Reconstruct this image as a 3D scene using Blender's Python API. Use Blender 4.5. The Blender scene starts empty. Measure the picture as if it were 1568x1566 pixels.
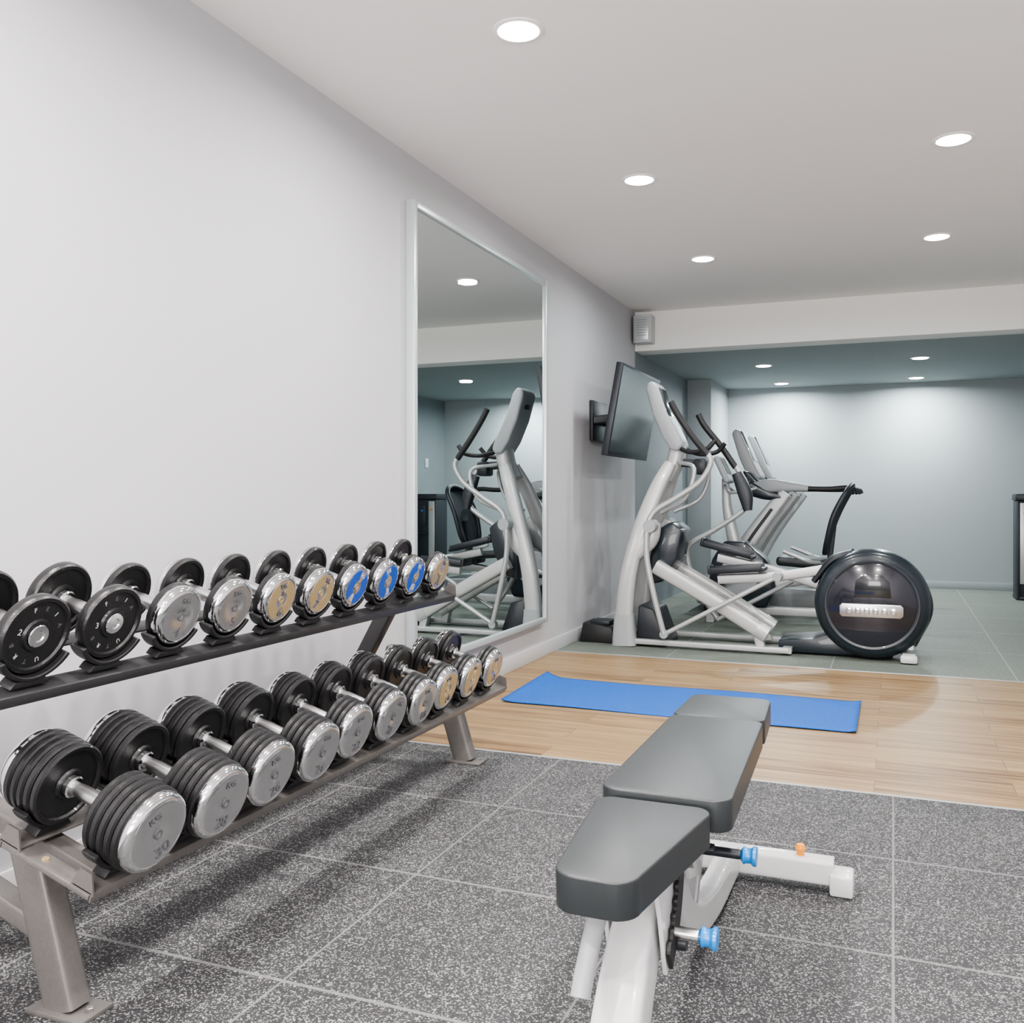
import bpy, bmesh, math, random
from mathutils import Vector, Matrix
random.seed(3)
scene = bpy.context.scene
try:
    scene.view_settings.view_transform = 'AgX'
    scene.view_settings.look = 'AgX - Medium High Contrast'
except Exception as ex:
    print('look', ex)

# ------------------------------------------------------------------ materials
def _nodes(name):
    m = bpy.data.materials.new(name); m.use_nodes = True
    nt = m.node_tree; nt.nodes.clear()
    o = nt.nodes.new('ShaderNodeOutputMaterial'); b = nt.nodes.new('ShaderNodeBsdfPrincipled')
    nt.links.new(b.outputs[0], o.inputs[0])
    return m, nt, b

def N(nt, t, **kw):
    n = nt.nodes.new(t)
    for k, v in kw.items(): setattr(n, k, v)
    return n

def math_n(nt, op, a, b=None, c=None):
    n = nt.nodes.new('ShaderNodeMath'); n.operation = op
    for i, x in enumerate((a, b, c)):
        if x is None: continue
        if isinstance(x, (int, float)): n.inputs[i].default_value = x
        else: nt.links.new(x, n.inputs[i])
    return n.outputs[0]

def mixc(nt, fac, a, b):
    n = nt.nodes.new('ShaderNodeMix'); n.data_type = 'RGBA'
    for sock, x in ((n.inputs[0], fac), (n.inputs[6], a), (n.inputs[7], b)):
        if isinstance(x, (int, float)): sock.default_value = x
        elif isinstance(x, tuple): sock.default_value = (*x[:3], 1)
        else: nt.links.new(x, sock)
    return n.outputs[2]

def mat(name, col, rough=.5, metal=0., var=.05, scale=12., bump=0., bscale=300., coat=0., spec=.5):
    m, nt, b = _nodes(name)
    tc = N(nt, 'ShaderNodeTexCoord')
    no = N(nt, 'ShaderNodeTexNoise'); no.inputs['Scale'].default_value = scale
    nt.links.new(tc.outputs['Object'], no.inputs['Vector'])
    c1 = tuple(min(1, c*(1-var)) for c in col); c2 = tuple(min(1, c*(1+var)) for c in col)
    nt.links.new(mixc(nt, no.outputs[0], c1, c2), b.inputs['Base Color'])
    b.inputs['Roughness'].default_value = rough; b.inputs['Metallic'].default_value = metal
    b.inputs['Coat Weight'].default_value = coat
    b.inputs['Specular IOR Level'].default_value = spec
    if bump:
        n2 = N(nt, 'ShaderNodeTexNoise'); n2.inputs['Scale'].default_value = bscale
        nt.links.new(tc.outputs['Object'], n2.inputs['Vector'])
        bp = N(nt, 'ShaderNodeBump'); bp.inputs['Strength'].default_value = bump; bp.inputs['Distance'].default_value = .002
        nt.links.new(n2.outputs[0], bp.inputs['Height']); nt.links.new(bp.outputs[0], b.inputs['Normal'])
    return m

M_wall = mat('wall_paint', (.500, .500, .520), .75, var=.01, scale=2)
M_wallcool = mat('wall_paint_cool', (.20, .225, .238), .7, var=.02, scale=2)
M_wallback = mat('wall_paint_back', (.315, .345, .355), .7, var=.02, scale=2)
M_ceil = mat('ceiling_paint', (.90, .885, .865), .85, var=.01, scale=1.5)
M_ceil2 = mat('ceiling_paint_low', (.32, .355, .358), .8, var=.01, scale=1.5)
M_beam = mat('beam_paint', (.92, .91, .88), .8, var=.01)
M_trim = mat('trim_white', (.58, .58, .59), .5, var=.01)
M_white = mat('white_enamel', (.60, .60, .60), .3, var=.02, coat=.3)
M_shell = mat('silver_shell', (.46, .46, .455), .34, metal=.2, var=.02, coat=.2)
M_silver = mat('silver_paint', (.46, .47, .47), .35, metal=.45, var=.03)
M_lgrey = mat('light_grey_plastic', (.33, .345, .355), .4, var=.03)
M_dark = mat('dark_plastic', (.018, .022, .028), .42, var=.15, bump=.1)
M_navy = mat('navy_plastic', (.012, .019, .026), .3, var=.1, coat=.3)
M_navy2 = mat('navy_panel', (.016, .017, .026), .14, var=.1, coat=.5)
M_rubber = mat('black_rubber', (.012, .012, .013), .5, var=.2, bump=.25, bscale=500)
M_vinyl = mat('black_vinyl', (.024, .028, .030), .36, var=.1, bump=.08, bscale=900)
M_iron = mat('black_iron', (.010, .010, .011), .36, var=.25, scale=40, bump=.3, bscale=260, coat=.1)
M_chrome = mat('chrome', (.70, .70, .71), .10, metal=1, var=.02)
M_face = mat('chrome_face', (.60, .60, .61), .24, metal=1, var=.02)
M_steel = mat('brushed_steel', (.58, .58, .58), .28, metal=1, var=.06, scale=60)
M_rack = mat('rack_paint', (.17, .16, .152), .38, metal=.45, var=.12, scale=90, bump=.25, bscale=500)
M_rackdk = mat('rack_tray_paint', (.045, .045, .047), .4, metal=.3, var=.12, scale=90)
M_gold = mat('gold_sticker', (.46, .36, .20), .35, metal=.5, var=.1)
M_blue = mat('blue_sticker', (.006, .08, .42), .35, var=.1)
M_knob = mat('blue_knob', (.005, .20, .55), .3, var=.05, coat=.3)
M_orange = mat('orange_knob', (.85, .30, .02), .4, var=.05)
M_ink = mat('ink_grey', (.10, .10, .11), .5, var=.05)
M_stencil = mat('stencil_white', (.5, .5, .5), .5, var=.05)
M_screen = mat('tv_glass', (.018, .030, .032), .16, var=.05, spec=.4)
M_lcd = mat('console_glass', (.02, .024, .028), .15, var=.05, coat=.4)
M_frame = mat('mirror_frame_silver', (.55, .60, .605), .32, metal=.35, var=.02)
M_meshf = mat('mesh_fabric', (.03, .035, .045), .7, var=.3, scale=150, bump=.6, bscale=300)
m, nt, b = _nodes('mirror_glass'); M_mirror = m
b.inputs['Base Color'].default_value = (.74, .80, .80, 1); b.inputs['Metallic'].default_value = 1; b.inputs['Roughness'].default_value = .0
def mat_emit(name, col, s):
    m, nt, b = _nodes(name)
    b.inputs['Base Color'].default_value = (*col, 1)
    b.inputs['Emission Color'].default_value = (*col, 1); b.inputs['Emission Strength'].default_value = s
    return m
M_lamp = mat_emit('lamp_warm', (1, .98, .95), 40)
M_lampc = mat_emit('lamp_cool', (.92, 1, 1), 40)

def seam(nt, axis_out, origin, pitch, half):
    d = math_n(nt, 'SUBTRACT', axis_out, origin)
    d = math_n(nt, 'DIVIDE', d, pitch)
    fr = math_n(nt, 'FRACT', math_n(nt, 'ADD', d, 100.5))
    ab = math_n(nt, 'ABSOLUTE', math_n(nt, 'SUBTRACT', fr, .5))
    return math_n(nt, 'LESS_THAN', ab, half/pitch)

def speckle_floor(name, base, base2, fleck, thr, ox, oy, pitch, seamcol, vs=170, rough=.6):
    m, nt, b = _nodes(name)
    g = N(nt, 'ShaderNodeNewGeometry'); sx = N(nt, 'ShaderNodeSeparateXYZ')
    nt.links.new(g.outputs['Position'], sx.inputs[0])
    v = N(nt, 'ShaderNodeTexVoronoi'); v.inputs['Scale'].default_value = vs
    n1 = N(nt, 'ShaderNodeTexNoise'); n1.inputs['Scale'].default_value = 90; n1.inputs['Detail'].default_value = 4
    nt.links.new(g.outputs['Position'], n1.inputs['Vector'])
    va = N(nt, 'ShaderNodeVectorMath', operation='MULTIPLY_ADD')
    nt.links.new(n1.outputs['Color'], va.inputs[0]); va.inputs[1].default_value = (.010, .010, .010)
    nt.links.new(g.outputs['Position'], va.inputs[2]); nt.links.new(va.outputs[0], v.inputs['Vector'])
    sc = N(nt, 'ShaderNodeSeparateColor'); nt.links.new(v.outputs['Color'], sc.inputs[0])
    n2 = N(nt, 'ShaderNodeTexNoise'); n2.inputs['Scale'].default_value = 3.; n2.inputs['Detail'].default_value = 5
    nt.links.new(g.outputs['Position'], n2.inputs['Vector'])
    t = math_n(nt, 'ADD', sc.outputs[0], math_n(nt, 'MULTIPLY', math_n(nt, 'SUBTRACT', n2.outputs[0], .5), .25))
    isf = math_n(nt, 'GREATER_THAN', t, thr)
    c = mixc(nt, sc.outputs[1], base, base2)
    fl = mixc(nt, sc.outputs[2], tuple(x*.4 for x in fleck), fleck)
    c = mixc(nt, isf, c, fl)
    s = math_n(nt, 'MAXIMUM', seam(nt, sx.outputs[0], ox, pitch, .0030), seam(nt, sx.outputs[1], oy, pitch, .005))
    c = mixc(nt, math_n(nt, 'MULTIPLY', s, .8), c, seamcol)
    nt.links.new(c, b.inputs['Base Color']); b.inputs['Roughness'].default_value = rough
    bp = N(nt, 'ShaderNodeBump'); bp.inputs['Strength'].default_value = .35; bp.inputs['Distance'].default_value = .001
    nt.links.new(sc.outputs[1], bp.inputs['Height']); nt.links.new(bp.outputs[0], b.inputs['Normal'])
    return m
M_rub = speckle_floor('rubber_tiles', (.017, .017, .019), (.040, .040, .042), (.36, .36, .36), .80, 2.1, 3.52, .61, (.19, .19, .19), vs=350, rough=.65)
M_green = speckle_floor('green_tiles', (.115, .132, .112), (.155, .175, .150), (.27, .30, .26), .75, 2.75, 5.92, 1.0, (.33, .36, .32), vs=260)

def N_sep(nt, col):
    s = N(nt, 'ShaderNodeSeparateColor'); nt.links.new(col, s.inputs[0]); return s.outputs[0]
def wood_floor():
    m, nt, b = _nodes('oak_planks')
    g = N(nt, 'ShaderNodeNewGeometry')
    br = N(nt, 'ShaderNodeTexBrick'); br.offset = .37; br.offset_frequency = 2
    br.inputs['Scale'].default_value = 1; br.inputs['Brick Width'].default_value = 1.25; br.inputs['Row Height'].default_value = .16
    br.inputs['Mortar Size'].default_value = .0014; br.inputs['Mortar Smooth'].default_value = .2
    br.inputs['Color1'].default_value = (0, 0, 0, 1); br.inputs['Color2'].default_value = (1, 1, 1, 1); br.inputs['Mortar'].default_value = (.5, .5, .5, 1)
    nt.links.new(g.outputs['Position'], br.inputs['Vector'])
    mp = N(nt, 'ShaderNodeMapping'); mp.inputs['Scale'].default_value = (1.0, 20, 1)
    nt.links.new(g.outputs['Position'], mp.inputs['Vector'])
    va = N(nt, 'ShaderNodeVectorMath', operation='MULTIPLY_ADD')
    nt.links.new(br.outputs['Color'], va.inputs[0]); va.inputs[1].default_value = (7, 13, 5); nt.links.new(mp.outputs[0], va.inputs[2])
    n = N(nt, 'ShaderNodeTexNoise'); n.inputs['Scale'].default_value = 1.5; n.inputs['Detail'].default_value = 7; n.inputs['Distortion'].default_value = .7
    nt.links.new(va.outputs[0], n.inputs['Vector'])
    cr = N(nt, 'ShaderNodeValToRGB'); nt.links.new(n.outputs[0], cr.inputs[0])
    cr.color_ramp.elements[0].position = .34; cr.color_ramp.elements[0].color = (.115, .064, .027, 1)
    cr.color_ramp.elements[1].position = .66; cr.color_ramp.elements[1].color = (.34, .215, .100, 1)
    c = mixc(nt, math_n(nt, 'MULTIPLY', N_sep(nt, br.outputs['Color']), .5), cr.outputs[0], (.41, .285, .150))
    c = mixc(nt, math_n(nt, 'MULTIPLY', br.outputs['Fac'], .7), c, (.08, .05, .025))
    nt.links.new(c, b.inputs['Base Color']); b.inputs['Roughness'].default_value = .42
    return m
M_wood = wood_floor()

def mat_yoga():
    m, nt, b = _nodes('yoga_mat_foam')
    g = N(nt, 'ShaderNodeTexCoord'); v = N(nt, 'ShaderNodeTexVoronoi'); v.inputs['Scale'].default_value = 120
    nt.links.new(g.outputs['Object'], v.inputs['Vector'])
    c = mixc(nt, v.outputs['Distance'], (.002, .076, .35), (.005, .12, .48))
    nt.links.new(c, b.inputs['Base Color']); b.inputs['Roughness'].default_value = .7
    bp = N(nt, 'ShaderNodeBump'); bp.inputs['Strength'].default_value = .5; bp.inputs['Distance'].default_value = .001
    nt.links.new(v.outputs['Distance'], bp.inputs['Height']); nt.links.new(bp.outputs[0], b.inputs['Normal'])
    return m
M_yoga = mat_yoga()

# ------------------------------------------------------------------ builder
def catmull(pts, n):
    P = [Vector(p) for p in pts]
    if len(P) < 3 or n <= 1: return P
    out = []
    ext = [P[0]*2-P[1]] + P + [P[-1]*2-P[-2]]
    for i in range(1, len(ext)-2):
        p0, p1, p2, p3 = ext[i-1:i+3]
        for j in range(n):
            t = j/n
            out.append(.5*((2*p1)+(p2-p0)*t+(2*p0-5*p1+4*p2-p3)*t*t+(3*p1-p0-3*p2+p3)*t**3))
    out.append(P[-1]); return out

class B:
    def __init__(s): s.bm = bmesh.new(); s.mats = []
    def mi(s, m):
        if m not in s.mats: s.mats.append(m)
        return s.mats.index(m)
    def add(s, tb, m, M=None):
        if M is not None: bmesh.ops.transform(tb, matrix=M, verts=tb.verts)
        i = s.mi(m)
        for f in tb.faces: f.material_index = i
        bmesh.ops.recalc_face_normals(tb, faces=tb.faces)
        me = bpy.data.meshes.new('t'); tb.to_mesh(me); tb.free(); s.bm.from_mesh(me); bpy.data.meshes.remove(me)
    def box(s, c, size, m, bev=0., rot=(0, 0, 0), seg=2, M=None):
        tb = bmesh.new(); bmesh.ops.create_cube(tb, size=1)
        bmesh.ops.scale(tb, vec=size, verts=tb.verts)
        if bev: bmesh.ops.bevel(tb, geom=tb.edges[:], offset=min(bev, min(size)*.49), segments=seg, affect='EDGES', profile=.5)
        from mathutils import Euler
        T = Matrix.Translation(c) @ Euler(rot).to_matrix().to_4x4()
        if M is not None: T = M @ T
        s.add(tb, m, T)
    def prism(s, poly, lo, hi, m, bev=0., plane='XZ', seg=2, M=None):
        tb = bmesh.new()
        def mk(u, v, w): return {'XZ': (u, w, v), 'XY': (u, v, w), 'YZ': (w, u, v)}[plane]
        a = [tb.verts.new(mk(u, v, lo)) for u, v in poly]; c = [tb.verts.new(mk(u, v, hi)) for u, v in poly]
        n = len(poly); tb.faces.new(a); tb.faces.new(c)
        for i in range(n): tb.faces.new((a[i], a[(i+1) % n], c[(i+1) % n], c[i]))
        bmesh.ops.recalc_face_normals(tb, faces=tb.faces)
        if bev: bmesh.ops.bevel(tb, geom=tb.edges[:], offset=bev, segments=seg, affect='EDGES', profile=.5, clamp_overlap=True)
        s.add(tb, m, M)
    def sweep(s, pts, m, r=.02, sec=None, ref=(0, 1, 0), e=2., seg=16, n=6, M=None):
        k = len(pts)
        if sec is None: sec = [(r, r)]*k
        elif isinstance(sec, tuple): sec = [sec]*k
        P = catmull(pts, n)
        S = catmull([(x[0], x[1], 0) for x in sec], n) if k > 2 else [Vector((x[0], x[1], 0)) for x in sec]
        tb = bmesh.new(); rings = []
        for i, p in enumerate(P):
            t = (P[min(i+1, len(P)-1)]-P[max(i-1, 0)]).normalized()
            rf = Vector(ref)
            if abs(rf.dot(t)) > .97: rf = Vector((0, 0, 1)) if abs(t.z) < .9 else Vector((1, 0, 0))
            a = (rf - t*rf.dot(t)).normalized(); c = t.cross(a)
            ring = []
            for j in range(seg):
                th = 2*math.pi*(j+.5)/seg; ct, st = math.cos(th), math.sin(th)
                x = math.copysign(abs(ct)**(2/e), ct)*S[i].x; y = math.copysign(abs(st)**(2/e), st)*S[i].y
                ring.append(tb.verts.new(p+a*x+c*y))
            rings.append(ring)
        for i in range(len(rings)-1):
            for j in range(seg):
                tb.faces.new((rings[i][j], rings[i][(j+1) % seg], rings[i+1][(j+1) % seg], rings[i+1][j]))
        tb.faces.new(rings[0]); tb.faces.new(rings[-1])
        s.add(tb, m, M)
    def beam(s, p0, p1, a, b, m, ref=(0, 1, 0), e=8):
        s.sweep([p0, p1], m, sec=(a, b), ref=ref, e=e, seg=20)
    def cyl(s, p0, p1, r, m, r2=None, seg=24, M=None):
        s.lathe([(0, 0), (0, r*.93), (.06, r), (.94, r if r2 is None else r2), (1, (r if r2 is None else r2)*.93), (1, 0)], m, p0, p1, seg, M, unit=True)
    def lathe(s, prof, m, p0=(0, 0, 0), p1=(1, 0, 0), seg=40, M=None, unit=False):
        p0 = Vector(p0); p1 = Vector(p1); d = p1-p0; L = d.length; d.normalize()
        up = Vector((0, 0, 1)) if abs(d.z) < .9 else Vector((1, 0, 0))
        a = (up-d*up.dot(d)).normalized(); c = d.cross(a); k = L if unit else 1.
        tb = bmesh.new(); rings = []
        for (x, r) in prof:
            if r < 1e-6: rings.append([tb.verts.new(p0+d*x*k)])
            else: rings.append([tb.verts.new(p0+d*x*k+a*r*math.cos(2*math.pi*j/seg)+c*r*math.sin(2*math.pi*j/seg)) for j in range(seg)])
        for R0, R1 in zip(rings, rings[1:]):
            for j in range(seg):
                q = (j+1) % seg
                if len(R0) == 1 and len(R1) == 1: continue
                if len(R0) == 1: tb.faces.new((R0[0], R1[q], R1[j]))
                elif len(R1) == 1: tb.faces.new((R0[j], R0[q], R1[0]))
                else: tb.faces.new((R0[j], R0[q], R1[q], R1[j]))
        s.add(tb, m, M)
    def text(s, body, size, m, M, depth=.0006):
        cu = bpy.data.curves.new('t', 'FONT'); cu.body = body; cu.size = size; cu.extrude = depth
        cu.align_x = 'CENTER'; cu.align_y = 'CENTER'; cu.resolution_u = 3
        ob = bpy.data.objects.new('t', cu); scene.collection.objects.link(ob)
        bpy.context.view_layer.update()
        me = bpy.data.meshes.new_from_object(ob.evaluated_get(bpy.context.evaluated_depsgraph_get()))
        tb = bmesh.new(); tb.from_mesh(me); bpy.data.objects.remove(ob); bpy.data.curves.remove(cu); bpy.data.meshes.remove(me)
        s.add(tb, m, M)
    def out(s, name, parent=None, origin=None, ang=38):
        o = Vector(parent.location) if parent is not None else Vector(origin or (0, 0, 0))
        bmesh.ops.translate(s.bm, vec=-o, verts=s.bm.verts)
        lim = math.radians(ang)
        for f in s.bm.faces: f.smooth = True
        for e in s.bm.edges:
            if len(e.link_faces) == 2:
                try:
                    if e.calc_face_angle() > lim: e.smooth = False
                except Exception: pass
        me = bpy.data.meshes.new(name); s.bm.to_mesh(me); s.bm.free()
        for mm in s.mats: me.materials.append(mm)
        ob = bpy.data.objects.new(name, me); scene.collection.objects.link(ob)
        if parent is not None: ob.parent = parent
        else: ob.location = o
        return ob

def empty(name, loc):
    e = bpy.data.objects.new(name, None); e.location = loc; e.empty_display_size = .1
    scene.collection.objects.link(e); return e

def simple_box(name, lo, hi, m, bev=0.):
    b = B(); c = [(a+d)/2 for a, d in zip(lo, hi)]; s = [d-a for a, d in zip(lo, hi)]
    b.box(c, s, m, bev); return b.out(name, origin=c)

# ------------------------------------------------------------------ room
XR = 3.6; YB = 11.45; YN = -3.0; ZH = 2.64; ZL = 2.30; YBEAM = 8.04; T = .12
b = B()
b.box((XR/2, (YN+3.52)/2, -.05), (XR, 3.52-YN, .1), M_rub)
b.box((XR/2, (3.52+5.92)/2, -.05), (XR, 2.4, .1), M_wood)
b.box((XR/2, (5.92+YB)/2, -.05), (XR, YB-5.92, .1), M_green)
b.out('floor')
b = B()
b.box((XR/2, (YN+YBEAM)/2, ZH+.05), (XR, YBEAM-YN, .1), M_ceil)
b.out('ceiling')
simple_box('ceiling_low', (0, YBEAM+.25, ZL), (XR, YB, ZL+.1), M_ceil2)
b = B(); b.box((XR/2, YBEAM+.125, (ZL+ZH+.1)/2), (XR, .25, ZH+.1-ZL), M_beam, .004); b.out('ceiling_beam', origin=(XR/2, YBEAM+.125, 2.5))
b = B()
b.box((-T/2, (YN+YBEAM)/2, ZH/2), (T, YBEAM-YN, ZH+.2), M_wall)
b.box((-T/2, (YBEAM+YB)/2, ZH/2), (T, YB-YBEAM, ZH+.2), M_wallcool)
b.out('wall_left')
b = B()
b.box((XR+T/2, (YN+YBEAM)/2, ZH/2), (T, YBEAM-YN, ZH+.2), M_wall)
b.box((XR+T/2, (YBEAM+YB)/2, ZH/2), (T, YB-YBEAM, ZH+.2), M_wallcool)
b.out('wall_right')
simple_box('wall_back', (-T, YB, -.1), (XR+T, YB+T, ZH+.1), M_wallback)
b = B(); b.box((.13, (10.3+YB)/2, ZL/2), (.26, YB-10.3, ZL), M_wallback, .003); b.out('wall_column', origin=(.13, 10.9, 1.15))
b = B()
b.box((XR/2, YN-T/2, .2), (XR, T, .8), M_wall); b.box((XR/2, YN-T/2, 2.55), (XR, T, .3), M_wall)
b.box((.15, YN-T/2, 1.5), (.3, T, 1.9), M_wall); b.box((XR-.15, YN-T/2, 1.5), (.3, T, 1.9), M_wall)
b.out('wall_front')
b = B()
for x in (.32, 1.3, 2.3, XR-.32): b.box((x, YN-T/2, 1.5), (.05, .08, 1.8), M_trim, .004)
for z in (.62, 2.38): b.box((XR/2, YN-T/2, z), (XR-.6, .08, .05), M_trim, .004)
b.out('added_window_1')  # unseen window frame, added behind the camera to go with the fill light
b = B(); b.box((.006, (YN+YBEAM)/2, .045), (.012, YBEAM-YN, .09), M_trim, .003); b.out('baseboard_left')
b = B(); b.box((XR/2+.13, YB-.006, .04), (XR-.26, .012, .08), M_wallback, .003); b.out('baseboard_back')
simple_box('trim_1', (.012, 5.905, 0.), (XR, 5.93, .004), M_silver, .001)
simple_box('trim_2', (.012, 3.512, 0.), (XR, 3.528, .003), M_lgrey, .001)

# downlights
def downlight(x, y, z, cool, power, col):
    e = empty('downlight', (x, y, z))
    b = B(); b.lathe([(0, .088), (.003, .088), (.006, .082), (.006, .072), (.0, .070)], M_ceil, (x, y, z), (x, y, z-1), 40); b.out('trim_ring', e)
    b = B(); b.lathe([(0, .0), (.0, .070), (.004, .070), (.009, .064), (.011, 0)], M_lampc if cool else M_lamp, (x, y, z), (x, y, z-1), 40); b.out('diffuser', e)
    l = bpy.data.lights.new('lamp', 'AREA'); l.shape = 'DISK'; l.size = .14; l.energy = power
    l.color = col; l.spread = math.radians(172)
    o = bpy.data.objects.new('lamp', l); scene.collection.objects.link(o); o.parent = e; o.location = (0, 0, -.018)
for y, p, c in ((-2.0, 34, (1, .945, .91)), (-.35, 46, (1, .94, .905)), (1.32, 50, (1, .945, .91)), (2.99, 32, (1, .96, .935)), (4.64, 21, (1, .98, .96)), (6.36, 17, (.92, .98, 1))):
    for x in (.91, 2.35): downlight(x, y, ZH, False, p, c)
for y, p in ((9.39, 15), (10.98, 48)):
    for x in (.93, 2.33): downlight(x, y, ZL, True, p, (.92, .985, 1.))
l = bpy.data.lights.new('rear_fill', 'AREA'); l.shape = 'RECTANGLE'; l.size = 2.9; l.size_y = 1.7; l.energy = 215; l.color = (1, .95, .925)
o = bpy.data.objects.new('added_rear_fill', l); scene.collection.objects.link(o); o.location = (XR/2, YN+.3, 1.4); o.rotation_euler = (math.radians(116), 0, 0)  # added soft fill lamp behind the camera, tilted up to brighten the ceiling
w = bpy.data.worlds.new('world'); scene.world = w; w.use_nodes = True
w.node_tree.nodes['Background'].inputs[0].default_value = (.9, .95, 1, 1); w.node_tree.nodes['Background'].inputs[1].default_value = 1.

# ------------------------------------------------------------------ mirror
e = empty('wall_mirror', (0, 4.76, 1.32))
y0, y1, z0, z1 = 3.852, 5.666, .23, 2.416; fw = .034; dp = .048
b = B()
b.box((dp/2+.001, y0+fw/2, (z0+z1)/2), (dp, fw, z1-z0), M_frame, .004)
b.box((dp/2+.001, y1-fw/2, (z0+z1)/2), (dp, fw, z1-z0), M_frame, .004)
b.box((dp/2+.001, (y0+y1)/2, z0+fw/2), (dp-.002, y1-y0-2*fw, fw), M_frame, .004)
b.box((dp/2+.001, (y0+y1)/2, z1-fw/2), (dp-.002, y1-y0-2*fw, fw), M_frame, .004)
b.out('frame', e)
b = B(); b.box((.030, (y0+y1)/2, (z0+z1)/2), (.01, y1-y0-2*fw, z1-z0-2*fw), M_mirror); b.out('glass', e)

# ------------------------------------------------------------------ tv, speaker, box, switch, dispenser
e = empty('wall_television', (.27, 6.9, 1.645))
Mt = Matrix.Translation((.28, 6.9, 1.645)) @ Matrix.Rotation(math.radians(10), 4, 'Y')
b = B(); b.box((0, 0, 0), (.05, 1.13, .66), M_dark, .008, M=Mt); b.box((-.03, 0, 0), (.03, .7, .4), M_dark, .01, M=Mt); b.out('housing', e)
b = B(); b.box((.0255, 0, .006), (.002, 1.09, .61), M_screen, M=Mt); b.out('screen', e)
b = B(); b.beam((.005, 6.75, 1.6), (.24, 6.85, 1.63), .03, .03, M_dark); b.beam((.005, 7.05, 1.6), (.24, 6.95, 1.63), .03, .03, M_dark)
b.box((.015, 6.9, 1.6), (.025, .4, .3), M_dark, .004); b.out('bracket', e)
b = B(); b.prism([(.02, 7.90), (.05, 7.88), (.15, 7.88), (.18, 7.90), (.18, 8.037), (.02, 8.037)], 2.35, 2.59, M_trim, .006, 'XY')
b.prism([(.04, 2.37), (.16, 2.37), (.16, 2.57), (.04, 2.57)], 7.873, 7.879, M_frame, .002, 'XZ')
for k in range(7): b.box((.1, 7.872, 2.41+k*.022), (.09, .003, .006), M_lgrey)
b.out('wall_speaker', origin=(.1, 7.96, 2.47))
b = B(); b.prism([(.03, .0), (.30, .0), (.27, .11), (.06, .14)], 6.36, 6.62, M_rubber, .01, 'XZ'); b.box((.17, 6.49, .135), (.14, .16, .03), M_dark, .006); b.out('floor_junction_box', origin=(.16, 6.49, 0))
b = B(); b.box((XR-.006, 10.9, 1.45), (.01, .08, .12), M_trim, .003); b.box((XR-.013, 10.9, 1.45), (.006, .03, .05), M_white, .002); b.out('light_switch', origin=(XR, 10.9, 1.45))
e = empty('water_dispenser', (3.38, 10.62, 0))
b = B(); b.box((3.38, 10.62, .5), (.30, .30, .96), M_dark, .015); b.box((3.30, 10.466, .56), (.085, .010, .80), M_silver, .004); b.out('cabinet', e)
b = B(); b.box((3.38, 10.62, 1.015), (.32, .32, .07), M_dark, .015); b.box((3.38, 10.62, .0175), (.31, .31, .035), M_dark, .01)
b.box((3.245, 10.465, .5), (.022, .03, .96), M_dark, .006); b.box((3.44, 10.462, .78), (.12, .016, .26), M_dark, .006); b.box((3.42, 10.45, .56), (.14, .04, .02), M_dark, .006); b.out('trim', e)
b = B(); b.cyl((3.30, 10.462, .86), (3.30, 10.44, .86), .012, M_orange); b.cyl((3.42, 10.455, .84), (3.42, 10.43, .84), .012, M_knob); b.out('taps', e)

# ------------------------------------------------------------------ yoga mat
tb = bmesh.new(); nx, ny = 60, 24; L, Wd = 1.69, .66
vs = []
for i in range(nx+1):
    row = []
    for j in range(ny+1):
        u, v = i/nx, j/ny
        z = .0072 + .0022*math.sin(u*9+v*2)
        z += .028*max(0, 1-u/.07)**2*(.35+.65*v) + .008*max(0, 1-(1-u)/.03)**2
        row.append(tb.verts.new((u*L+.01*max(0, 1-u/.07)**2, v*Wd + .02*max(0, 1-u/.2)*(v-.3), z)))
    vs.append(row)
for i in range(nx):
    for j in range(ny): tb.faces.new((vs[i][j], vs[i+1][j], vs[i+1][j+1], vs[i][j+1]))
for f in tb.faces: f.smooth = True
me = bpy.data.meshes.new('yoga_mat'); tb.to_mesh(me); tb.free(); me.materials.append(M_yoga)
o = bpy.data.objects.new('yoga_mat', me); scene.collection.objects.link(o); o.location = (.26, 4.37, 0)
md = o.modifiers.new('s', 'SOLIDIFY'); md.thickness = .005; md.offset = -1

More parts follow.
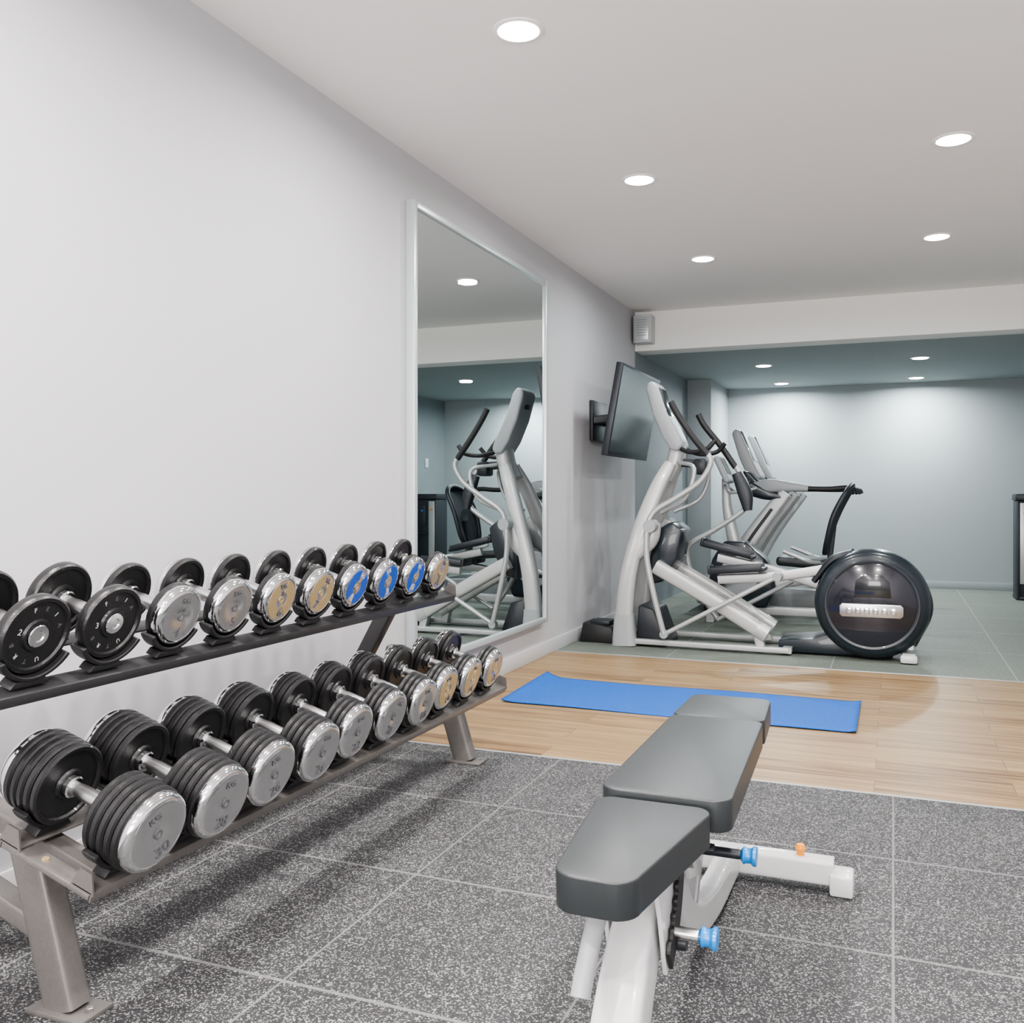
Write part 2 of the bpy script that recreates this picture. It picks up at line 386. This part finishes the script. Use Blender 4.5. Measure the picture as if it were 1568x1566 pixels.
# ------------------------------------------------------------------ dumbbells + rack
TILT = math.radians(17)
def shelf_M(xc, zc, y): return Matrix.Translation((xc, y, zc)) @ Matrix.Rotation(TILT, 4, 'Y')
GAP = .062
def plate_prof(x0, x1, R):
    rr = .12*(x1-x0)+.002
    return [(x0+.004, 0), (x0+.004, .022), (x0, .024), (x0, .030), (x0+.005, .033), (x0+.005, R-.014), (x0, R-.011), (x0, R-.004), (x0+rr, R),
            (x1-rr, R), (x1, R-.004), (x1, R-.011), (x1-.005, R-.014), (x1-.005, .033), (x1, .030), (x1, .024), (x1-.004, .022), (x1-.004, 0)]
def dumbbell(xc, zc, y, R, nplates, style, label):
    M0 = shelf_M(xc, zc, y) @ Matrix.Translation((0, 0, R+.0135))
    M0 = M0 @ Matrix.Rotation(random.uniform(-.5, .5), 4, 'X')
    b = B()
    b.lathe([(-GAP-.01, .0), (-GAP-.01, .0135), (-.04, .0135), (-.02, .0155), (.02, .0155), (.04, .0135), (GAP+.01, .0135), (GAP+.01, 0)], M_steel, M=M0, seg=24)
    pt = .0182
    for s in (-1, 1):
        F = M0 @ Matrix.Rotation(0 if s > 0 else math.pi, 4, 'Z')
        b.lathe([(GAP-.014, .0), (GAP-.014, .020), (GAP-.011, .023), (GAP+.004, .023), (GAP+.004, 0)], M_chrome, M=F, seg=24)
        x = GAP
        if style == 'plain':
            b.lathe(plate_prof(x, x+.026, R), M_iron, M=F, seg=56); x += .026
            b.lathe([(x-.008, 0), (x-.008, .023), (x+.002, .023), (x+.004, .021), (x+.004, .012), (x+.001, .010), (x+.001, 0)], M_chrome, M=F, seg=32)
            fx = x-.005
        else:
            for k in range(nplates):
                b.lathe(plate_prof(x, x+pt-.0015, R-(0 if k else .001)), M_iron, M=F, seg=56); x += pt
            b.lathe([(x-.006, 0), (x-.006, R*.92), (x-.001, R*.95), (x+.008, R*.955), (x+.016, R*.92), (x+.021, R*.84), (x+.022, R*.78), (x+.0215, R*.77)], M_chrome, M=F, seg=64)
            b.lathe([(x+.0215, R*.775), (x+.0212, R*.60), (x+.0215, .017), (x+.0205, .015), (x+.0205, 0)], M_face, M=F, seg=64)
            x += .022; fx = x
            b.lathe([(x-.004, 0), (x-.004, .010), (x-.0005, .010), (x-.0005, .006), (x-.003, .005), (x-.003, 0)], M_gold if style != 'chrome' else M_ink, M=F, seg=20)
        T0 = F @ Matrix.Translation((fx, 0, 0)) @ Matrix.Rotation(math.pi/2, 4, 'Y') @ Matrix.Rotation(math.pi/2, 4, 'Z')
        if style == 'plain':
            for k in range(12):
                if k in (2, 3, 8, 9): continue
                A = T0 @ Matrix.Rotation(k*math.pi/6, 4, 'Z') @ Matrix.Translation((0, R*.66, 0))
                b.text('EFHNBRTUEKAI'[k], R*.17, M_stencil if k % 2 else M_ink, A)
            b.text(label, R*.22, M_stencil, T0 @ Matrix.Translation((-R*.5, 0, 0)))
        else:
            if style in ('gold', 'blue'):
                sm = M_gold if style == 'gold' else M_blue
                for ang in ((-70, 70), (110, 250)):
                    poly = []
                    for t in range(9):
                        a_ = math.radians(ang[0]+(ang[1]-ang[0])*t/8); poly.append((R*.74*math.cos(a_), R*.74*math.sin(a_)))
                    for t in range(9):
                        a_ = math.radians(ang[1]-(ang[1]-ang[0])*t/8); poly.append((R*.30*math.cos(a_), R*.30*math.sin(a_)))
                    b.prism(poly, -.0006, .0004, sm, plane='XY', M=T0)
            tm = M_ink if style != 'blue' else M_stencil
            b.text(label, R*.46, tm, T0 @ Matrix.Translation((0, -R*.50, .0003)))
            b.text('KG', R*.26, tm, T0 @ Matrix.Translation((0, R*.52, .0003)))
    loc = M0.translation
    return b.out('dumbbell', origin=tuple(loc))

UX, UZ = .470, .714
LX, LZ = .598, .352
rack = empty('dumbbell_rack', (.40, 2.4, 0))
sb = B()
def saddle(xc, zc, y, R, off):
    M0 = shelf_M(xc, zc, y) @ Matrix.Translation((0, 0, R+.0135))
    ri, ro = R+.0008, R+.0095
    for s in (-1, 1):
        xm = s*off
        poly = []
        for t in range(17):
            a_ = math.radians(210+120*t/16); poly.append((ri*math.cos(a_), ri*math.sin(a_)))
        for t in range(17):
            a_ = math.radians(330-120*t/16); poly.append((ro*math.cos(a_)*1.04, ro*math.sin(a_)))
        sb.prism(poly, xm-.019, xm+.019, M_rubber, .002, 'YZ', seg=1, M=M0)
        sb.prism([(-.045, -(R+.020)), (.045, -(R+.020)), (.034, -(R+.006)), (-.034, -(R+.006))], xm-.017, xm+.017, M_rubber, .002, 'YZ', M=M0)
styles_u = ['plain', 'plain', 'chrome', 'chrome', 'gold', 'gold', 'blue', 'blue', 'blue', 'gold']
lab_u = ['2', '3', '4', '5', '6', '7', '8', '9', '10', '11']
for i in range(10):
    y = 1.325+i*.1895
    R = .080 if i < 2 else .0745-.0003*i
    dumbbell(UX, UZ, y, R, 1, styles_u[i], lab_u[i]); saddle(UX, UZ, y, R, GAP+.018)
pl = [5, 5, 4, 4, 3, 3, 3, 2, 2, 2]
for i in range(10):
    y = 1.415+i*.1965
    R = .085-.0010*i
    dumbbell(LX, LZ, y, R, pl[i], 'chrome' if i < 7 else 'gold', str(30-2*i)); saddle(LX, LZ, y, R, GAP+.032)
sb.out('saddles', rack)
b = B()
for (xc, zc, ya, yb, off) in ((UX, UZ, 1.14, 3.20, .085), (LX, LZ, 1.33, 3.36, .098)):
    Ms = shelf_M(xc, zc, (ya+yb)/2); L = yb-ya
    mm = M_rackdk if xc == UX else M_rack
    for s in (-1, 1):
        b.box((s*off, 0, -.016), (.050, L, .006), mm, .002, M=Ms)
        b.box((s*(off+.024), 0, -.024), (.005, L, .022), mm, .002, M=Ms)
    for yy in (-L/2+.02, L/2-.02):
        b.box((0, yy, -.026), (off*2+.04, .04, .012), M_rack, .002, M=Ms)
        for s in (-1, 1): b.prism([(s*off-.03, -.02), (s*off+.03, -.02), (s*off+.015, .02), (s*off-.015, .02)], yy-.018*(1 if yy < 0 else -1)-.002, yy-.018*(1 if yy < 0 else -1)+.002, M_rack, plane='XZ', M=Ms)
    for yy in (-L/2+.02, L/2-.02):
        b.lathe([(0, 0), (0, .008), (.004, .007), (.005, 0)], M_gold, p0=tuple(Ms @ Vector((-.02, yy, -.020))), p1=tuple(Ms @ Vector((-.02, yy, 1))), seg=6)
b.out('shelves', rack)
b = B()
for y in (1.43, 3.345):
    b.beam((.44, y, .345), (.545, y, .006), .028, .040, M_rack)
    b.box((.548, y, .005), (.15, .085, .010), M_rack, .002)
    for sx in (-.055, .055): b.cyl((.548+sx, y, .01), (.548+sx, y, .018), .008, M_steel, seg=6)
    b.beam((.66, y, .280), (.20, y, .420), .025, .020, M_rack)
    b.beam((.49, y, .155), (.13, y, .275), .025, .022, M_rack)
    b.beam((.12, y, .006), (.15, y, .36), .025, .025, M_rack)
    b.box((.12, y, .005), (.12, .08, .010), M_rack, .002)
for y in (1.26, 3.16):
    b.beam((.13, y, .30), (.355, y, .699), .025, .030, M_rackdk)
    b.beam((.34, y, .722), (.53, y, .664), .022, .012, M_rackdk)
b.beam((.16, 1.22, .30), (.16, 3.345, .30), .02, .02, M_rack, ref=(0, 0, 1))
b.out('side_frames', rack)

# ------------------------------------------------------------------ bench
bench = empty('weight_bench', (1.685, 2.0, 0)); bx = 1.687
def pad(b, y0, y1, c0, c1, w0, w1, z0, z1, bev, corner, slope=0.):
    def rc(cx, cy, sx, sy, r):
        return [(cx-sx*r+sx*r*math.cos(t), cy-sy*r+sy*r*math.sin(t)) for t in [k*math.pi/2/6 for k in range(7)]]
    p = []
    p += rc(c1+w1, y1, 1, 1, corner[1]); q = rc(c1-w1, y1, -1, 1, corner[1]); p += q[::-1]
    p += rc(c0-w0, y0, -1, -1, corner[0]); q = rc(c0+w0, y0, 1, -1, corner[0]); p += q[::-1]
    M = Matrix.Translation((0, y1, z1)) @ Matrix.Rotation(slope, 4, 'X') @ Matrix.Translation((0, -y1, -z1))
    b.prism(p, z0, z1, M_vinyl, bev, 'XY', seg=6, M=M)
b = B(); pad(b, 1.360, 1.707, 1.676, 1.692, .068, .106, .421, .482, .027, (.040, .030), math.radians(2.5)); b.out('seat_pad', bench, ang=60)
b = B(); pad(b, 1.726, 2.372, 1.702, 1.692, .124, .114, .430, .490, .025, (.034, .028)); pad(b, 2.368, 2.636, 1.692, 1.688, .114, .107, .430, .490, .025, (.028, .036)); b.out('back_pad', bench, ang=60)
b = B()
b.beam((1.40, 2.62, .052), (1.955, 2.62, .052), .032, .03, M_white, ref=(0, 0, 1))
b.sweep([(bx, 2.60, .055), (bx, 2.25, .075), (bx, 1.98, .15), (bx, 1.80, .33)], M_white, sec=(.028, .036), ref=(1, 0, 0), e=7, seg=24)
b.sweep([(bx, 1.80, .36), (bx, 1.62, .30), (bx, 1.48, .17), (bx, 1.40, .03)], M_white, sec=[(.030, .045), (.036, .055), (.042, .050), (.038, .04)], ref=(1, 0, 0), e=6, seg=24)
b.beam((bx-.21, 1.39, .045), (bx+.21, 1.39, .045), .035, .035, M_white, ref=(0, 0, 1))
b.beam((bx-.005, 1.46, .395), (bx, 1.72, .402), .03, .018, M_white, ref=(1, 0, 0))
b.beam((bx, 1.78, .408), (bx, 2.50, .410), .03, .018, M_white, ref=(1, 0, 0))
for s in (-1, 1):
    b.prism([(1.76, .430), (1.98, .430), (1.97, .33), (1.90, .28), (1.80, .31)], bx+s*.048-.004, bx+s*.048+.004, M_white, .001, 'YZ')
    b.prism([(1.52, .408), (1.70, .414), (1.72, .33), (1.66, .23), (1.60, .22), (1.56, .33)], bx+s*.048-.004, bx+s*.048+.004, M_white, .001, 'YZ')
b.beam((bx, 2.20, .40), (bx, 2.02, .14), .02, .014, M_silver, ref=(1, 0, 0))
b.box((1.975, 2.62, .028), (.06, .085, .056), M_white, .008); b.box((1.395, 2.62, .028), (.06, .085, .056), M_white, .008)
for s in (-1, 1): b.box((bx+s*.215, 1.39, .022), (.05, .085, .044), M_white, .008)
b.out('frame', bench)
b = B()
poly = []
for k in range(13):
    a_ = math.radians(-6-54*k/12); poly.append((1.50+.200*math.cos(a_), .405+.200*math.sin(a_)))
for k in range(25):
    a_ = math.radians(-60+54*k/24); rr = .160 - (.008 if (k//2) % 2 else 0); poly.append((1.50+rr*math.cos(a_), .405+rr*math.sin(a_)))
b.prism(poly, bx+.054, bx+.062, M_rubber, .001, 'YZ', seg=1)
b.cyl((bx-.06, 1.655, .255), (bx+.075, 1.655, .255), .014, M_dark)
b.cyl((bx-.06, 1.90, .335), (bx+.08, 1.90, .335), .012, M_dark)
b.cyl((bx-.07, 1.75, .37), (bx+.07, 1.75, .37), .018, M_steel)
b.cyl((1.745, 1.62, .288), (1.79, 1.62, .288), .011, M_steel); b.cyl((1.73, 1.95, .314), (1.812, 1.95, .314), .010, M_dark)
b.out('pivots', bench)
b = B()
for c in ((1.79, 1.62, .288), (1.812, 1.95, .314)):
    b.lathe([(0, 0), (0, .010), (.006, .018), (.012, .015), (.020, .015), (.026, .020), (.032, .019), (.034, 0)], M_knob, c, (c[0]+1, c[1], c[2]))
b.lathe([(0, 0), (0, .010), (.012, .010), (.02, .014), (.03, .010), (.032, 0)], M_orange, (1.87, 2.62, .082), (1.87, 2.62, 1))
b.out('knobs', bench)
b = B(); b.sweep([(1.662, 1.52, .400), (1.655, 1.46, .36), (1.650, 1.415, .30), (1.648, 1.395, .265)], M_lgrey, r=.016); b.out('handle', bench)

# ------------------------------------------------------------------ elliptical trainer
el = empty('elliptical_trainer', (1.2, 6.57, 0)); yc = 6.57; yn = 6.33; yf = 6.81
b = B()
for y, s in ((yn, -1), (yf, 1)):
    b.sweep([(.375, y, .0), (.370, y, .18), (.405, y, .50), (.49, y-s*.02, .82), (.58, y-s*.08, 1.08), (.66, y-s*.15, 1.26)], M_shell,
            sec=[(.045, .062), (.045, .062), (.045, .058), (.043, .056), (.040, .052), (.035, .045)], ref=(0, 1, 0), e=3.2, seg=24)
    b.sweep([(.375, y, .003), (.372, y, .10), (.372, y, .22)], M_lgrey, sec=[(.062, .085), (.055, .076), (.049, .066)], e=4, seg=24)
    b.sweep([(.58, y-s*.05, .55), (.95, y-s*.05, .345), (1.30, y-s*.05, .135)], M_shell, sec=(.045, .050), e=4, seg=24)
    b.sweep([(1.26, y-s*.05, .158), (1.33, y-s*.05, .118)], M_silver, sec=(.050, .056), e=3, seg=24)
    b.beam((1.27, y-s*.05, .12), (1.29, y-s*.05, .03), .03, .03, M_silver)
    b.beam((.40, y, .035), (1.47, y, .030), .028, .018, M_silver)
    b.sweep([(.44, y, .62), (.53, y-s*.02, .74), (.58, y-s*.02, .86)], M_shell, sec=[(.04, .05), (.05, .075), (.04, .05)], e=3)
b.beam((.375, yn, .04), (.375, yf, .04), .03, .03, M_silver, ref=(0, 0, 1))
b.beam((1.46, yn-.02, .032), (1.46, yf+.02, .032), .02, .03, M_silver, ref=(0, 0, 1))
b.beam((2.19, yn-.03, .035), (2.19, yf+.03, .035), .025, .04, M_silver, ref=(0, 0, 1))
for y in (yn-.05, yf+.05): b.box((2.19, y, .03), (.10, .06, .05), M_white, .015)
b.sweep([(.62, yc, 1.16), (.68, yc, 1.28), (.70, yc, 1.42)], M_shell, sec=[(.12, .05), (.10, .055), (.09, .05)], e=3.5, seg=24)
b.out('frame', el)
b = B()
b.prism([(.44, .0), (.66, .0), (.64, .06), (.57, .25), (.46, .28)], yc-.20, yc+.20, M_dark, .015, 'XZ')
b.prism([(.52, .42), (.62, .44), (.72, .60), (.76, .80), (.68, .86), (.58, .80), (.53, .62)], yc-.17, yc+.17, M_navy, .02, 'XZ')
b.prism([(1.40, .012), (2.10, .012), (2.10, .30), (1.78, .17), (1.62, .11), (1.40, .09)], yc-.18, yc+.16, M_navy, .012, 'XZ')
b.box((.86, yc, 1.24), (.09, .14, .11), M_dark, .02)
b.beam((.72, yc, 1.27), (.86, yc, 1.26), .03, .03, M_dark)
b.out('covers', el)
b = B()
b.lathe([(0, 0), (0, .262), (-.003, .268), (-.003, .280), (.002, .286), (.004, .300), (.016, .322), (.04, .337), (.09, .348), (.20, .348), (.26, .336), (.30, .31), (.32, .27), (.325, 0)], M_navy, (1.975, 6.30, .352), (1.975, 7.3, .352), seg=96)
b.sweep([(2.06, 6.44, .655), (2.20, 6.46, .58), (2.285, 6.47, .45), (2.305, 6.47, .30), (2.22, 6.47, .10)], M_dark, sec=[(.08, .015), (.10, .025), (.10, .025), (.10, .025), (.09, .02)], e=3, seg=20)
b.sweep([(1.62, 6.49, .48), (1.73, 6.48, .62), (1.86, 6.47, .675)], M_dark, sec=[(.09, .02), (.10, .025), (.08, .02)], e=3, seg=20)
b.out('flywheel_housing', el)
b = B()
b.lathe([(0, 0), (0, .255), (.004, .262), (.01, .262)], M_navy2, (1.975, 6.294, .352), (1.975, 7.3, .352), seg=96)
b.prism([(1.87, .40), (2.09, .40), (2.08, .50), (2.03, .545), (1.93, .545), (1.88, .50)], 6.290, 6.296, M_lcd, .001, 'XZ')
b.out('flywheel_panel', el)
b = B()
b.prism([(1.80, .275), (2.145, .275), (2.16, .29), (2.16, .345), (2.145, .36), (1.80, .36), (1.785, .345), (1.785, .29)], 6.284, 6.295, M_steel, .004, 'XZ')
for k in range(6): b.prism([(1.825+k*.052, .297), (1.86+k*.052, .297), (1.86+k*.052, .338), (1.825+k*.052, .338)], 6.279, 6.286, M_chrome, .003, 'XZ')
b.out('nameplate', el)
b = B()
b.prism([(.492, 1.79), (.51, 1.83), (.545, 1.84), (.580, 1.80), (.640, 1.62), (.735, 1.43), (.75, 1.38), (.72, 1.345), (.67, 1.355), (.615, 1.44), (.545, 1.60)], yc-.135, yc+.135, M_lgrey, .020, 'XZ', seg=3)
b.out('console', el)
b = B()
Mc = Matrix.Translation((.617, yc, 1.665)) @ Matrix.Rotation(math.radians(-19), 4, 'Y')
b.box((0.006, 0, .0), (.010, .22, .27), M_lcd, .004, M=Mc)
Mc2 = Matrix.Translation((.512, yc, 1.70)) @ Matrix.Rotation(math.radians(-16), 4, 'Y')
b.box((0, 0, 0), (.006, .10, .035), M_dark, .002, M=Mc2)
b.out('console_screen', el)
b = B()
b.sweep([(.71, yn-.06, 1.67), (.76, yn-.06, 1.58), (.86, yn-.06, 1.43), (.955, yn-.05, 1.31)], M_rubber, r=.022)
b.sweep([(.78, yf+.06, 1.63), (.83, yf+.06, 1.54), (.94, yf+.06, 1.40), (1.05, yf+.05, 1.24)], M_rubber, r=.022)
for s in (-1, 1): b.sweep([(.74, yc+s*.10, 1.36), (.82, yc+s*.19, 1.335), (.93, yc+s*.21, 1.35), (.99, yc+s*.20, 1.41)], M_rubber, r=.016)
b.sweep([(1.06, yf+.03, 1.20), (1.12, yf+.03, 1.05), (1.14, yf+.03, .93)], M_dark, sec=[(.03, .035), (.035, .05), (.03, .03)], e=3)
b.out('hand_grips', el)
b = B()
b.sweep([(.955, yn-.05, 1.32), (.975, yn-.05, 1.25), (.90, yn-.05, 1.13), (.74, yn-.06, 1.02), (.60, yn-.07, .93), (.555, yn-.08, .82), (.55, yn-.08, .62), (.60, yn-.08, .36), (.665, yn-.07, .10)], M_silver, r=.019)
b.sweep([(1.05, yf+.05, 1.25), (1.13, yf+.05, 1.10), (1.12, yf+.05, .95), (.90, yf+.06, .79), (.72, yf+.07, .68), (.70, yf+.08, .55), (.78, yf+.08, .34), (.92, yf+.07, .14)], M_silver, r=.019)
b.sweep([(.665, yn-.05, .10), (1.40, yn-.02, .51)], M_silver, r=.016)
b.sweep([(.92, yf+.05, .14), (1.45, yf+.02, .44)], M_silver, r=.016)
for y, s in ((yn, -1), (yf, 1)):
    b.cyl((.57, y+s*.10, .83), (.57, y-s*.04, .83), .045, M_lgrey)
b.cyl((.665, yn-.085, .10), (.665, yn-.03, .10), .028, M_lgrey)
b.sweep([(1.00, yn+.10, .47), (1.40, yn+.10, .505), (1.90, yn+.10, .60)], M_silver, sec=(.022, .032), e=5)
b.sweep([(.95, yf-.10, .60), (1.40, yf-.10, .50), (1.90, yf-.10, .34)], M_silver, sec=(.022, .032), e=5)
for s in (-1, 1): b.sweep([(.72, yc+s*.10, 1.27), (.86, yc+s*.26, 1.22), (.80, yc+s*.27, 1.02), (.62, yc+s*.20, .92)], M_silver, r=.014)
b.cyl((1.40, yn-.04, .51), (1.40, yn+.13, .51), .03, M_lgrey)
b.out('linkage', el)
b = B()
for (x, y, z, t) in ((1.13, yn+.10, .535, -5), (1.02, yf-.10, .65, 14)):
    Mp = Matrix.Translation((x, y, z)) @ Matrix.Rotation(math.radians(t), 4, 'Y')
    b.box((0, 0, 0), (.38, .16, .026), M_dark, .01, M=Mp)
    b.box((0, -.08, .014), (.34, .012, .04), M_dark, .005, M=Mp); b.box((0, .08, .014), (.34, .012, .04), M_dark, .005, M=Mp)
    b.box((-.18, 0, .02), (.02, .16, .055), M_dark, .008, M=Mp)
b.out('pedals', el)

# ------------------------------------------------------------------ recumbent bike
rb = empty('recumbent_bike', (1.3, 8.0, 0)); yb = 7.95
b = B()
b.beam((.70, yb, .09), (1.95, yb, .09), .04, .035, M_silver)
b.beam((.72, yb-.27, .04), (.72, yb+.27, .04), .035, .03, M_silver, ref=(0, 0, 1)); b.beam((1.92, yb-.30, .04), (1.92, yb+.30, .04), .035, .03, M_silver, ref=(0, 0, 1))
b.sweep([(1.10, yb, .28), (1.50, yb, .36), (1.92, yb, .40)], M_silver, sec=(.04, .035), e=5)
b.beam((1.90, yb, .10), (1.88, yb, .38), .03, .03, M_silver)
b.sweep([(.90, yb, .55), (.82, yb, .9), (.80, yb, 1.18)], M_silver, sec=[(.07, .06), (.04, .04), (.03, .03)], e=3)
for s in (-1, 1):
    b.sweep([(1.62, yb+s*.10, .50), (1.50, yb+s*.29, .52), (1.40, yb+s*.31, .56), (1.30, yb+s*.31, .60)], M_silver, r=.016)
    b.sweep([(.80, yb+s*.04, 1.12), (.88, yb+s*.22, 1.06), (1.02, yb+s*.24, 1.10)], M_silver, r=.014)
b.out('frame', rb)
b = B()
b.prism([(.66, .12), (1.15, .12), (1.22, .30), (1.14, .52), (.98, .66), (.80, .66), (.70, .50)], yb-.12, yb+.12, M_navy, .03, 'XZ', seg=3)
b.lathe([(0, 0), (0, .15), (.01, .16), (.27, .16), (.28, .15), (.28, 0)], M_lgrey, (.93, yb-.14, .38), (.93, yb+1, .38))
for s in (-1, 1):
    b.beam((.93, yb+s*.16, .38), (.93+s*.15, yb+s*.16, .38+s*.05), .012, .018, M_steel)
    b.box((.93+s*.15, yb+s*.22, .38+s*.05), (.12, .10, .03), M_rubber, .008)
b.out('drive_housing', rb)
b = B()
b.box((0, 0, 0), (.42, .42, .075), M_vinyl, .03, M=Matrix.Translation((1.44, yb, .50)) @ Matrix.Rotation(math.radians(4), 4, 'Y'), seg=4)
b.box((1.60, yb, .45), (.20, .20, .08), M_dark, .02)
b.out('seat', rb)
b = B()
fr = [(1.60, -.14, .58), (1.62, -.21, .68), (1.67, -.23, .88), (1.76, -.19, 1.06), (1.80, 0, 1.12), (1.76, .19, 1.06), (1.67, .23, .88), (1.62, .21, .68), (1.60, .14, .58)]
b.sweep([(x, yb+y, z) for x, y, z in fr], M_dark, r=.022, ref=(1, 0, 0))
b.beam((1.60, yb-.15, .585), (1.60, yb+.15, .585), .02, .02, M_dark, ref=(0, 0, 1)); b.beam((1.62, yb, .45), (1.66, yb, .80), .05, .02, M_dark)
b.out('backrest_frame', rb)
b = B()
tb = bmesh.new(); rows = []
for i in range(9):
    t = i/8; z = .58+.52*t; x = 1.60+.03*t+.165*t**1.7; hw = [.14, .19, .215, .225, .225, .22, .20, .17, .09][i]
    rows.append([tb.verts.new((x+.03*math.cos(math.pi*(j/8-.5)), yb+hw*(j/4-1), z)) for j in range(9)])
for i in range(8):
    for j in range(8): tb.faces.new((rows[i][j], rows[i][j+1], rows[i+1][j+1], rows[i+1][j]))
b.add(tb, M_meshf); b.out('backrest_mesh', rb)
b = B(); b.box((0, 0, 0), (.05, .30, .24), M_lgrey, .02, M=Matrix.Translation((.79, yb, 1.25)) @ Matrix.Rotation(math.radians(-25), 4, 'Y'), seg=3)
b.box((.027, 0, .02), (.004, .22, .14), M_lcd, M=Matrix.Translation((.79, yb, 1.25)) @ Matrix.Rotation(math.radians(-25), 4, 'Y')); b.out('console', rb)

# ------------------------------------------------------------------ treadmills
def treadmill(yt):
    tm = empty('treadmill', (1.3, yt, 0))
    b = B()
    b.prism([(.95, .13), (2.25, .10), (2.27, .14), (2.25, .185), (.95, .215)], yt-.27, yt+.27, M_rubber, .006, 'XZ'); b.out('belt_deck', tm)
    b = B()
    for s in (-1, 1):
        b.prism([(.50, .05), (2.28, .04), (2.32, .10), (2.28, .19), (1.0, .24), (.50, .20)], yt+s*.335-.06, yt+s*.335+.06, M_lgrey, .015, 'XZ')
        for x in (.56, 2.2): b.box((x, yt+s*.34, .022), (.08, .07, .044), M_rubber, .006)
    b.prism([(.45, .06), (1.0, .08), (1.0, .22), (.88, .30), (.60, .36), (.46, .28)], yt-.38, yt+.38, M_silver, .03, 'XZ', seg=3)
    b.out('deck_frame', tm)
    b = B()
    for s in (-1, 1):
        y = yt+s*.38
        b.sweep([(.70, y, .16), (.82, y, .45), (.98, y, .72), (1.18, y, .99), (1.24, y, 1.06)], M_silver, sec=[(.035, .085), (.035, .08), (.032, .07), (.03, .06), (.03, .05)], e=4, seg=24)
        b.sweep([(.755, y+s*.034, .30), (.90, y+s*.034, .60), (1.12, y+s*.032, .92)], M_dark, sec=(.003, .014), e=4)
        b.sweep([(.96, y-s*.02, 1.10), (1.10, y, 1.12), (1.26, y, 1.11), (1.42, y, 1.095)], M_lgrey, sec=[(.03, .05), (.035, .06), (.03, .04), (.024, .024)], e=3.4, seg=20)
        b.sweep([(.92, y, 1.10), (1.05, y, 1.05), (1.20, y, 1.02)], M_navy, sec=[(.03, .06), (.034, .05), (.03, .03)], e=3)
    b.out('uprights', tm)
    b = B()
    for s in (-1, 1):
        y = yt+s*.38
        b.sweep([(1.40, y, 1.095), (1.58, y, 1.09), (1.72, y, 1.10), (1.78, y, 1.09), (1.80, y, 1.05)], M_rubber, sec=(.024, .024))
    b.sweep([(1.16, yt-.36, 1.06), (1.22, yt-.15, 1.04), (1.22, yt+.15, 1.04), (1.16, yt+.36, 1.06)], M_rubber, r=.018, ref=(0, 0, 1))
    b.prism([(.90, 1.06), (1.08, 1.05), (1.12, 1.11), (1.00, 1.16), (.93, 1.24), (.86, 1.26)], yt-.36, yt+.36, M_navy, .02, 'XZ', seg=3)
    b.out('handrail', tm)
    b = B()
    b.prism([(.735, 1.60), (.76, 1.64), (.80, 1.635), (.83, 1.58), (.93, 1.34), (1.00, 1.20), (.94, 1.14), (.87, 1.22), (.80, 1.38)], yt-.17, yt+.17, M_lgrey, .02, 'XZ', seg=3)
    b.out('console', tm)
    b = B(); b.box((0, 0, 0), (.012, .28, .30), M_lcd, .004, M=Matrix.Translation((.868, yt, 1.485)) @ Matrix.Rotation(math.radians(-23), 4, 'Y')); b.out('console_screen', tm)
treadmill(8.85); treadmill(9.78)

# ------------------------------------------------------------------ camera
cam = bpy.data.cameras.new('camera'); cam.sensor_width = 36; cam.lens = 33.0; cam.shift_y = -.0172; cam.clip_start = .02
co = bpy.data.objects.new('camera', cam); scene.collection.objects.link(co)
co.location = (2.10, 0, 1.05); co.rotation_euler = (math.radians(90), 0, math.radians(22.1))
scene.camera = co
